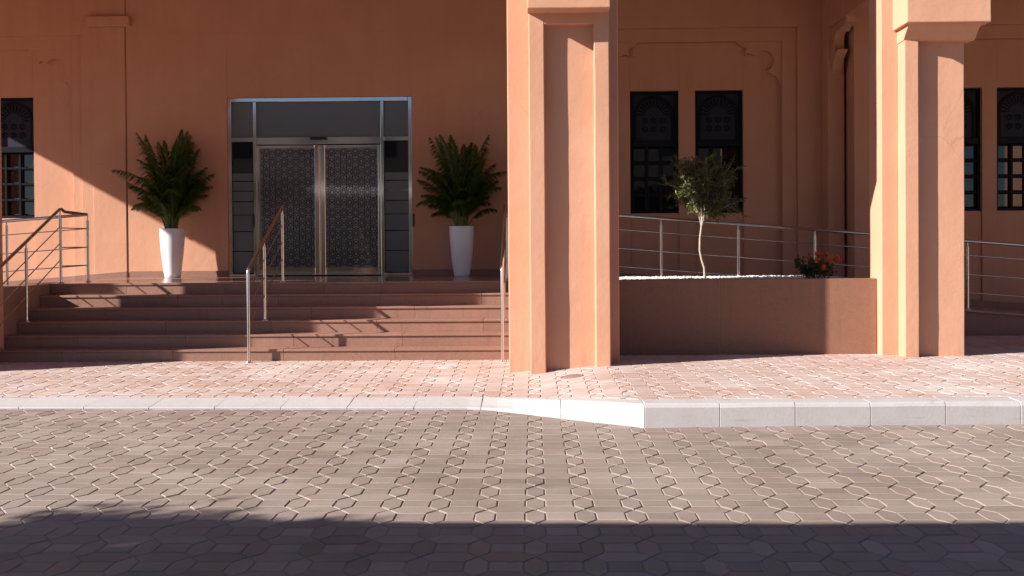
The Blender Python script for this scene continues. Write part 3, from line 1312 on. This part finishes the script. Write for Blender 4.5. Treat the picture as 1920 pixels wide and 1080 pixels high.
def bough(m, p0, p1, r0, r1, rng, wig=.03, n=5):
    pts, rs = [], []
    for i in range(n + 1):
        t = i / n
        p = p0.lerp(p1, t)
        if 0 < i < n:
            p = p + Vector((rng.gauss(0, wig), rng.gauss(0, wig), rng.gauss(0, wig * .5)))
        pts.append(p)
        rs.append(r0 + (r1 - r0) * t)
    m.tube(pts, rs, 6)
    return pts


# olive tree in the planter
rng = random.Random(5)
tr = empty('olive_tree', TREE)
tag(tr, 'small olive tree with thin pale crooked trunk in the gravel planter', 'tree')
m = MB()
tp = [Vector(p) for p in ((0, 0, -.06), (.012, 0, .05), (.006, .0, .16), (-.030, 0, .28), (-.052, .01, .40), (-.050, .0, .56), (-.030, 0, .72), (-.022, 0, .84), (.0, .02, 1.0))]
tp = [Vector((p.x * 1.05, p.y, p.z * 1.03)) for p in tp]
m.tube(tp, [.021, .019, .017, .016, .016, .0155, .015, .0145, .012], 9)
m.build('trunk', 'bark_pale', tr)
br = MB()
lv = MB()
CC = Vector((.06, 0, 1.32))
top = tp[-2]
tips = []
for k in range(78):
    while True:
        u = Vector((rng.uniform(-1, 1), rng.uniform(-1, 1), rng.uniform(-1, 1)))
        if .25 < u.length < 1:
            break
    u = u.normalized() * rng.uniform(.55, 1.0)
    e = CC + Vector((u.x * .60, u.y * .48, u.z * .44 + (.06 if u.x < 0 else -.03)))
    st_ = tp[rng.choice((6, 7, 7, 8, 8))]
    mid = st_.lerp(e, .5) + Vector((rng.gauss(0, .05), rng.gauss(0, .05), .05))
    pts = bough(br, st_, mid, .009, .006, rng, .012, 3)
    pts += bough(br, mid, e, .006, .003, rng, .015, 4)
    tips.append((mid, e))
    for s in range(12):
        t = rng.uniform(.15, 1)
        b0 = mid.lerp(e, t) if rng.random() < .75 else st_.lerp(mid, rng.uniform(.5, 1))
        dv = Vector((rng.gauss(0, 1), rng.gauss(0, 1), rng.gauss(.25, .8))).normalized()
        b1 = b0 + dv * rng.uniform(.08, .20)
        br.tube([b0, b1], [.0025, .0012], 4, False)
        for q in range(rng.randint(12, 20)):
            tt = rng.uniform(.1, 1.05)
            p = b0.lerp(b1, tt)
            ld = (dv * .5 + Vector((rng.gauss(0, 1), rng.gauss(0, 1), rng.gauss(0, .9)))).normalized()
            leaf(lv, p, ld, Vector((rng.gauss(0, 1), rng.gauss(0, 1), 1)), rng.uniform(.036, .068), rng.uniform(.014, .022))
# a loose low spray on the right
for k in range(7):
    b0 = Vector((.27 + rng.uniform(0, .1), rng.uniform(-.1, .1), 1.02))
    b1 = b0 + Vector((rng.uniform(.12, .34), rng.uniform(-.12, .12), rng.uniform(-.22, .0)))
    br.tube([b0, b0.lerp(b1, .5) + Vector((0, 0, .02)), b1], [.003, .002, .001], 4, False)
    for q in range(26):
        p = b0.lerp(b1, rng.uniform(.2, 1.05))
        leaf(lv, p, Vector((rng.gauss(.4, 1), rng.gauss(0, 1), rng.gauss(-.2, .8))), Vector((rng.gauss(0, 1), 0, 1)), rng.uniform(.03, .055), .015)
br.build('branches', 'bark_pale', tr)
lv.build('crown', 'olive_leaf', tr)

# flowering shrub
rng = random.Random(9)
sh = empty('flowering_shrub', SHRUB)
tag(sh, 'low dark green shrub with orange red flower heads at the planter end', 'shrub')
br, lv = MB(), MB()
heads = []
for k in range(26):
    a = rng.uniform(0, 6.283)
    r = rng.uniform(.05, .30)
    b0 = Vector((rng.gauss(0, .07), rng.gauss(0, .06), -.01))
    b1 = Vector((r * math.cos(a) * 1.0, r * math.sin(a) * .8, rng.uniform(.18, .33)))
    md = b0.lerp(b1, .5) + Vector((b1.x * .12, b1.y * .1, -.015))
    br.tube([b0, md, b1], [.006, .005, .003], 5, False)
    for q in range(30):
        t = rng.uniform(.38, 1.05)
        p = (md.lerp(b1, (t - .5) * 2) if t > .5 else b0.lerp(md, t * 2)) + Vector((rng.gauss(0, .022), rng.gauss(0, .022), rng.gauss(0, .015)))
        leaf(lv, p, Vector((rng.gauss(0, 1), rng.gauss(0, 1), rng.gauss(.5, .6))), Vector((rng.gauss(0, 1), rng.gauss(0, 1), 1)), rng.uniform(.04, .07), rng.uniform(.02, .03))
    if b1.z > .22:
        heads.append(b1)
br.build('stems', 'bark_brown', sh)
lv.build('foliage', 'shrub_leaf', sh)
hp = [Vector((-.02, -.22, .28)), Vector((.10, -.18, .335)), (Vector((.25, -.12, .31))), Vector((.05, -.24, .19)), Vector((-.10, -.12, .32)),
      Vector((.16, -.20, .27)), Vector((.02, -.05, .36)), Vector((.29, -.02, .27))]
for h in hp:
    m = MB()
    for q in range(34):
        d = Vector((rng.gauss(0, 1), rng.gauss(-.3, 1), rng.gauss(.5, .8))).normalized()
        c = h + d * rng.uniform(.012, .042)
        for w in range(4):
            an = 1.571 * w
            t1 = d.orthogonal().normalized()
            t2 = d.cross(t1)
            leaf(m, c, t1 * math.cos(an) + t2 * math.sin(an) + d * .25, d, .019, .011)
    m.build('flower_head', 'petal', sh)


# potted palms
def potted_palm(loc, seed, label, n_f, hgt, spread):
    rng = random.Random(seed)
    t = empty('potted_palm', loc)
    tag(t, label, 'potted plant', 'palms in tall white pots beside the entrance')
    m = MB()
    H_ = .83
    prof = []
    for i in range(15):
        u = i / 14
        r = .128 + (.205 - .128) * math.sin(u * math.pi / 2 * .98) ** .95
        prof.append((r, .004 + u * (H_ - .012)))
    prof = [(.001, .0), (.122, .0)] + prof + [(.204, H_ - .002), (.199, H_), (.186, H_ - .003), (.180, H_ - .03), (.172, H_ - .10)]
    m.lathe(prof, 44)
    m.build('pot', 'pot_white', t)
    m = MB()
    m.lathe([(.175, H_ - .06), (.12, H_ - .045), (.001, H_ - .04)], 24)
    m.build('soil', 'soil', t)
    tiers = []
    for cnt, t0, t1, l0, l1, b0, b1 in ((10, 1, 9, .86, 1.0, 10, 38), (9, 4, 13, .68, .84, 45, 92), (9, 6, 17, .54, .68, 55, 100),
                                        (9, 8, 26, .38, .58, 70, 125)):
        for q in range(cnt + n_f):
            tiers.append((R(rng.uniform(t0, t1)), hgt * rng.uniform(l0, l1), R(rng.uniform(b0, b1))))
    for k, (th, L, bend) in enumerate(tiers):
        az = 2.399963 * k + rng.gauss(0, .35)
        u = k / len(tiers)
        base = Vector((.07 * math.cos(az) * u ** .5, .07 * math.sin(az) * u ** .5, H_ - .05))
        base += Vector((rng.gauss(0, .02), rng.gauss(0, .02), 0))
        hd = Vector((math.cos(az), math.sin(az), 0))
        side = Vector((-math.sin(az), math.cos(az), 0))
        N = 26
        pts = [base.copy()]
        ang = th
        dirs = []
        for i in range(N):
            v = i / N
            a = ang + bend * v ** 1.7
            d = Vector((hd.x * math.sin(a), hd.y * math.sin(a), math.cos(a)))
            dirs.append(d)
            pts.append(pts[-1] + d * L / N)
        dirs.append(dirs[-1])
        m = MB()
        m.tube(pts, [.012 * (1 - .85 * i / N) + .0015 for i in range(N + 1)], 6, False)
        cane = MB()
        fr = MB()
        s0 = .30 + .08 * rng.random()
        nl = 44
        for i in range(nl):
            v = s0 + (1 - s0) * i / (nl - 1)
            f = v * N
            i0 = min(N - 1, int(f))
            p = pts[i0].lerp(pts[i0 + 1], f - i0)
            d = dirs[i0]
            nrm = side.cross(d).normalized()
            w_ = (v - s0) / (1 - s0)
            ll = .34 * (math.sin(math.pi * (.18 + .80 * w_)) ** .7) * rng.uniform(.85, 1.1) * (L / 1.6) ** .5
            for sg in (-1, 1):
                ld = (d * (.75 + .5 * w_) + side * sg * (1.0 - .35 * w_) + nrm * .28 + Vector((rng.gauss(0, .1), rng.gauss(0, .1), rng.gauss(0, .1)))).normalized()
                # two-segment drooping leaflet
                w0 = .021
                sv = ld.cross(nrm).normalized()
                a_ = p
                q1 = p + ld * ll * .5
                ld2 = (ld + Vector((0, 0, -1.0))).normalized()
                q2 = q1 + ld2 * ll * .5
                fr.add([a_ - sv * .004, a_ + sv * .004, q1 + sv * w0 / 2, q1 - sv * w0 / 2, q2],
                       [(0, 1, 2, 3), (3, 2, 4)])
        # cane and rachis are one piece with the blade's own part below
        st_o = m.build('stem', 'cane', t)
        fr.build('frond', 'palm_leaf', t)
    return t


potted_palm((-6.09, 17.14, LAND), 31, 'areca palm in tall white pot half in sunlight left of the entrance', 5, 1.76, 0)
potted_palm((-1.195, 16.98, LAND), 52, 'areca palm in tall white pot in full shade right of the entrance', 4, 1.64, 0)

# ------------------------------------------------------------------ behind the camera: what shades the road and shows in the glass
cp = empty('shade_canopy', (-4.8, 1.5, 0))
tag(cp, 'fabric car park canopy beside the camera whose edge shades the road', 'canopy')
CX0, CX1, CH, CYF = -7.95, -1.2, 3.3, 3.44
m = MB()
nn = 24
vs = []
for i in range(nn + 1):
    u = i / nn
    x = CX0 + (CX1 - CX0) * u
    s = 4 * u * (1 - u)
    for j in range(9):
        v = j / 8
        yf = CYF - .02 * s
        y = yf + (-2.6 - yf) * v
        z = CH - .10 * s + .55 * math.sin(v * math.pi / 2)
        vs.append((x + 4.8, y - 1.5, z))
nv = len(vs)
vs += [(a, b, c + .012) for a, b, c in vs]
fs = []
for i in range(nn):
    for j in range(8):
        a = i * 9 + j
        fs.append((a, a + 1, a + 10, a + 9))
        fs.append((nv + a, nv + a + 9, nv + a + 10, nv + a + 1))
for i in range(nn):
    a = i * 9
    fs.append((a, a + 9, nv + a + 9, nv + a))
    a += 8
    fs.append((a + 9, a, nv + a, nv + a + 9))
m.add(vs, fs, True)
m.build('canopy_fabric', 'fabric_canopy', cp)
for x in (CX0 + .2, -4.75, CX1 - .2):
    m = MB()
    m.tube([(x + 4.8, -3.9, -.02), (x + 4.8, -3.9, 3.86)], .07, 12)
    m.build('post', 'metal_grey', cp)
    m = MB()
    m.tube([(x + 4.8, -4.1, 3.82), (x + 4.8, -1.0, 3.74), (x + 4.8, 1.86, CH - .04)], .05, 10)
    m.build('arm', 'metal_grey', cp)


def leafy_tree(loc, seed, label, crown_z, rx, rz, n, group=None):
    rng = random.Random(seed)
    t = empty('shade_tree', loc)
    tag(t, label, 'tree', group)
    m = MB()
    p = [Vector((0, 0, -.1)), Vector((.05, .02, crown_z * .4)), Vector((-.03, .05, crown_z * .75)), Vector((.02, 0, crown_z + .2))]
    m.tube(p, [.11, .09, .075, .04], 10)
    for k in range(9):
        a = rng.uniform(0, 6.28)
        e = Vector((rx * .7 * math.cos(a), rx * .7 * math.sin(a), crown_z + rng.uniform(-.3, .6) * rz))
        bough(m, p[2], e, .04, .012, rng, .06, 4)
    m.build('trunk', 'bark_brown', t)
    m = MB()
    cl = []
    for k in range(34):
        u = Vector((rng.gauss(0, 1), rng.gauss(0, 1), rng.gauss(0, 1))).normalized() * rng.uniform(.3, 1) ** .6
        cl.append(Vector((u.x * rx, u.y * rx, crown_z + u.z * rz)))
    for q in range(n):
        c = rng.choice(cl)
        pp = c + Vector((rng.gauss(0, rx * .19), rng.gauss(0, rx * .19), rng.gauss(0, rz * .16)))
        leaf(m, pp, Vector((rng.gauss(0, 1), rng.gauss(0, 1), rng.gauss(-.2, .8))), Vector((rng.gauss(0, 1), rng.gauss(0, 1), 1)), rng.uniform(.10, .17), rng.uniform(.05, .08))
    m.build('crown', 'hedge_leaf', t)
    return t


leafy_tree((-8.4, 2.72, 0), 12, 'leafy tree at the canopy end throwing a round shadow on the road', 3.45, .85, .40, 5200)

hd = empty('hedge', (0, -9.6, 0))
tag(hd, 'clipped green hedge across the road behind the camera', 'hedge')
rng = random.Random(77)
m = MB()
m.box(-16, 16, -.45, .45, -.08, 1.55)
m.build('hedge_core', 'hedge_leaf', hd)
m = MB()
for q in range(9000):
    x = rng.uniform(-16.1, 16.1)
    if rng.random() < .65:
        p = Vector((x, .45 + rng.gauss(0, .06), rng.uniform(0, 1.65)))
    else:
        p = Vector((x, rng.uniform(-.5, .5), 1.55 + rng.gauss(.03, .06)))
    leaf(m, p, Vector((rng.gauss(0, 1), rng.gauss(.4, 1), rng.gauss(.2, 1))), Vector((rng.gauss(0, 1), 1, 1)), .13, .07)
tag(m.build('hedge_leaves', 'hedge_leaf', hd), kind='stuff')

vb = empty('apartment_block', (-2, -24, 0))
tag(vb, 'three storey beige building beyond the hedge behind the camera', 'building')
MB().box(-26, 26, -8, 0, -.08, 9.2).build('wall', 'wall_white', vb, .02)
MB().box(-26.4, 26.4, -8.4, .5, 9.202, 9.6).build('roof', 'wall_white', vb, .02)
for k in range(12):
    for j in range(3):
        x = -23.5 + 4.2 * k
        z = 1.0 + 2.9 * j
        w = MB().box(x - .8, x + .8, .001, .05, z, z + 1.7).build('window', 'window_dark', vb, .01)
        MB().box(x - .7, x + .7, .03, .056, z + .1, z + 1.6).build('pane', 'glass_dark', w)
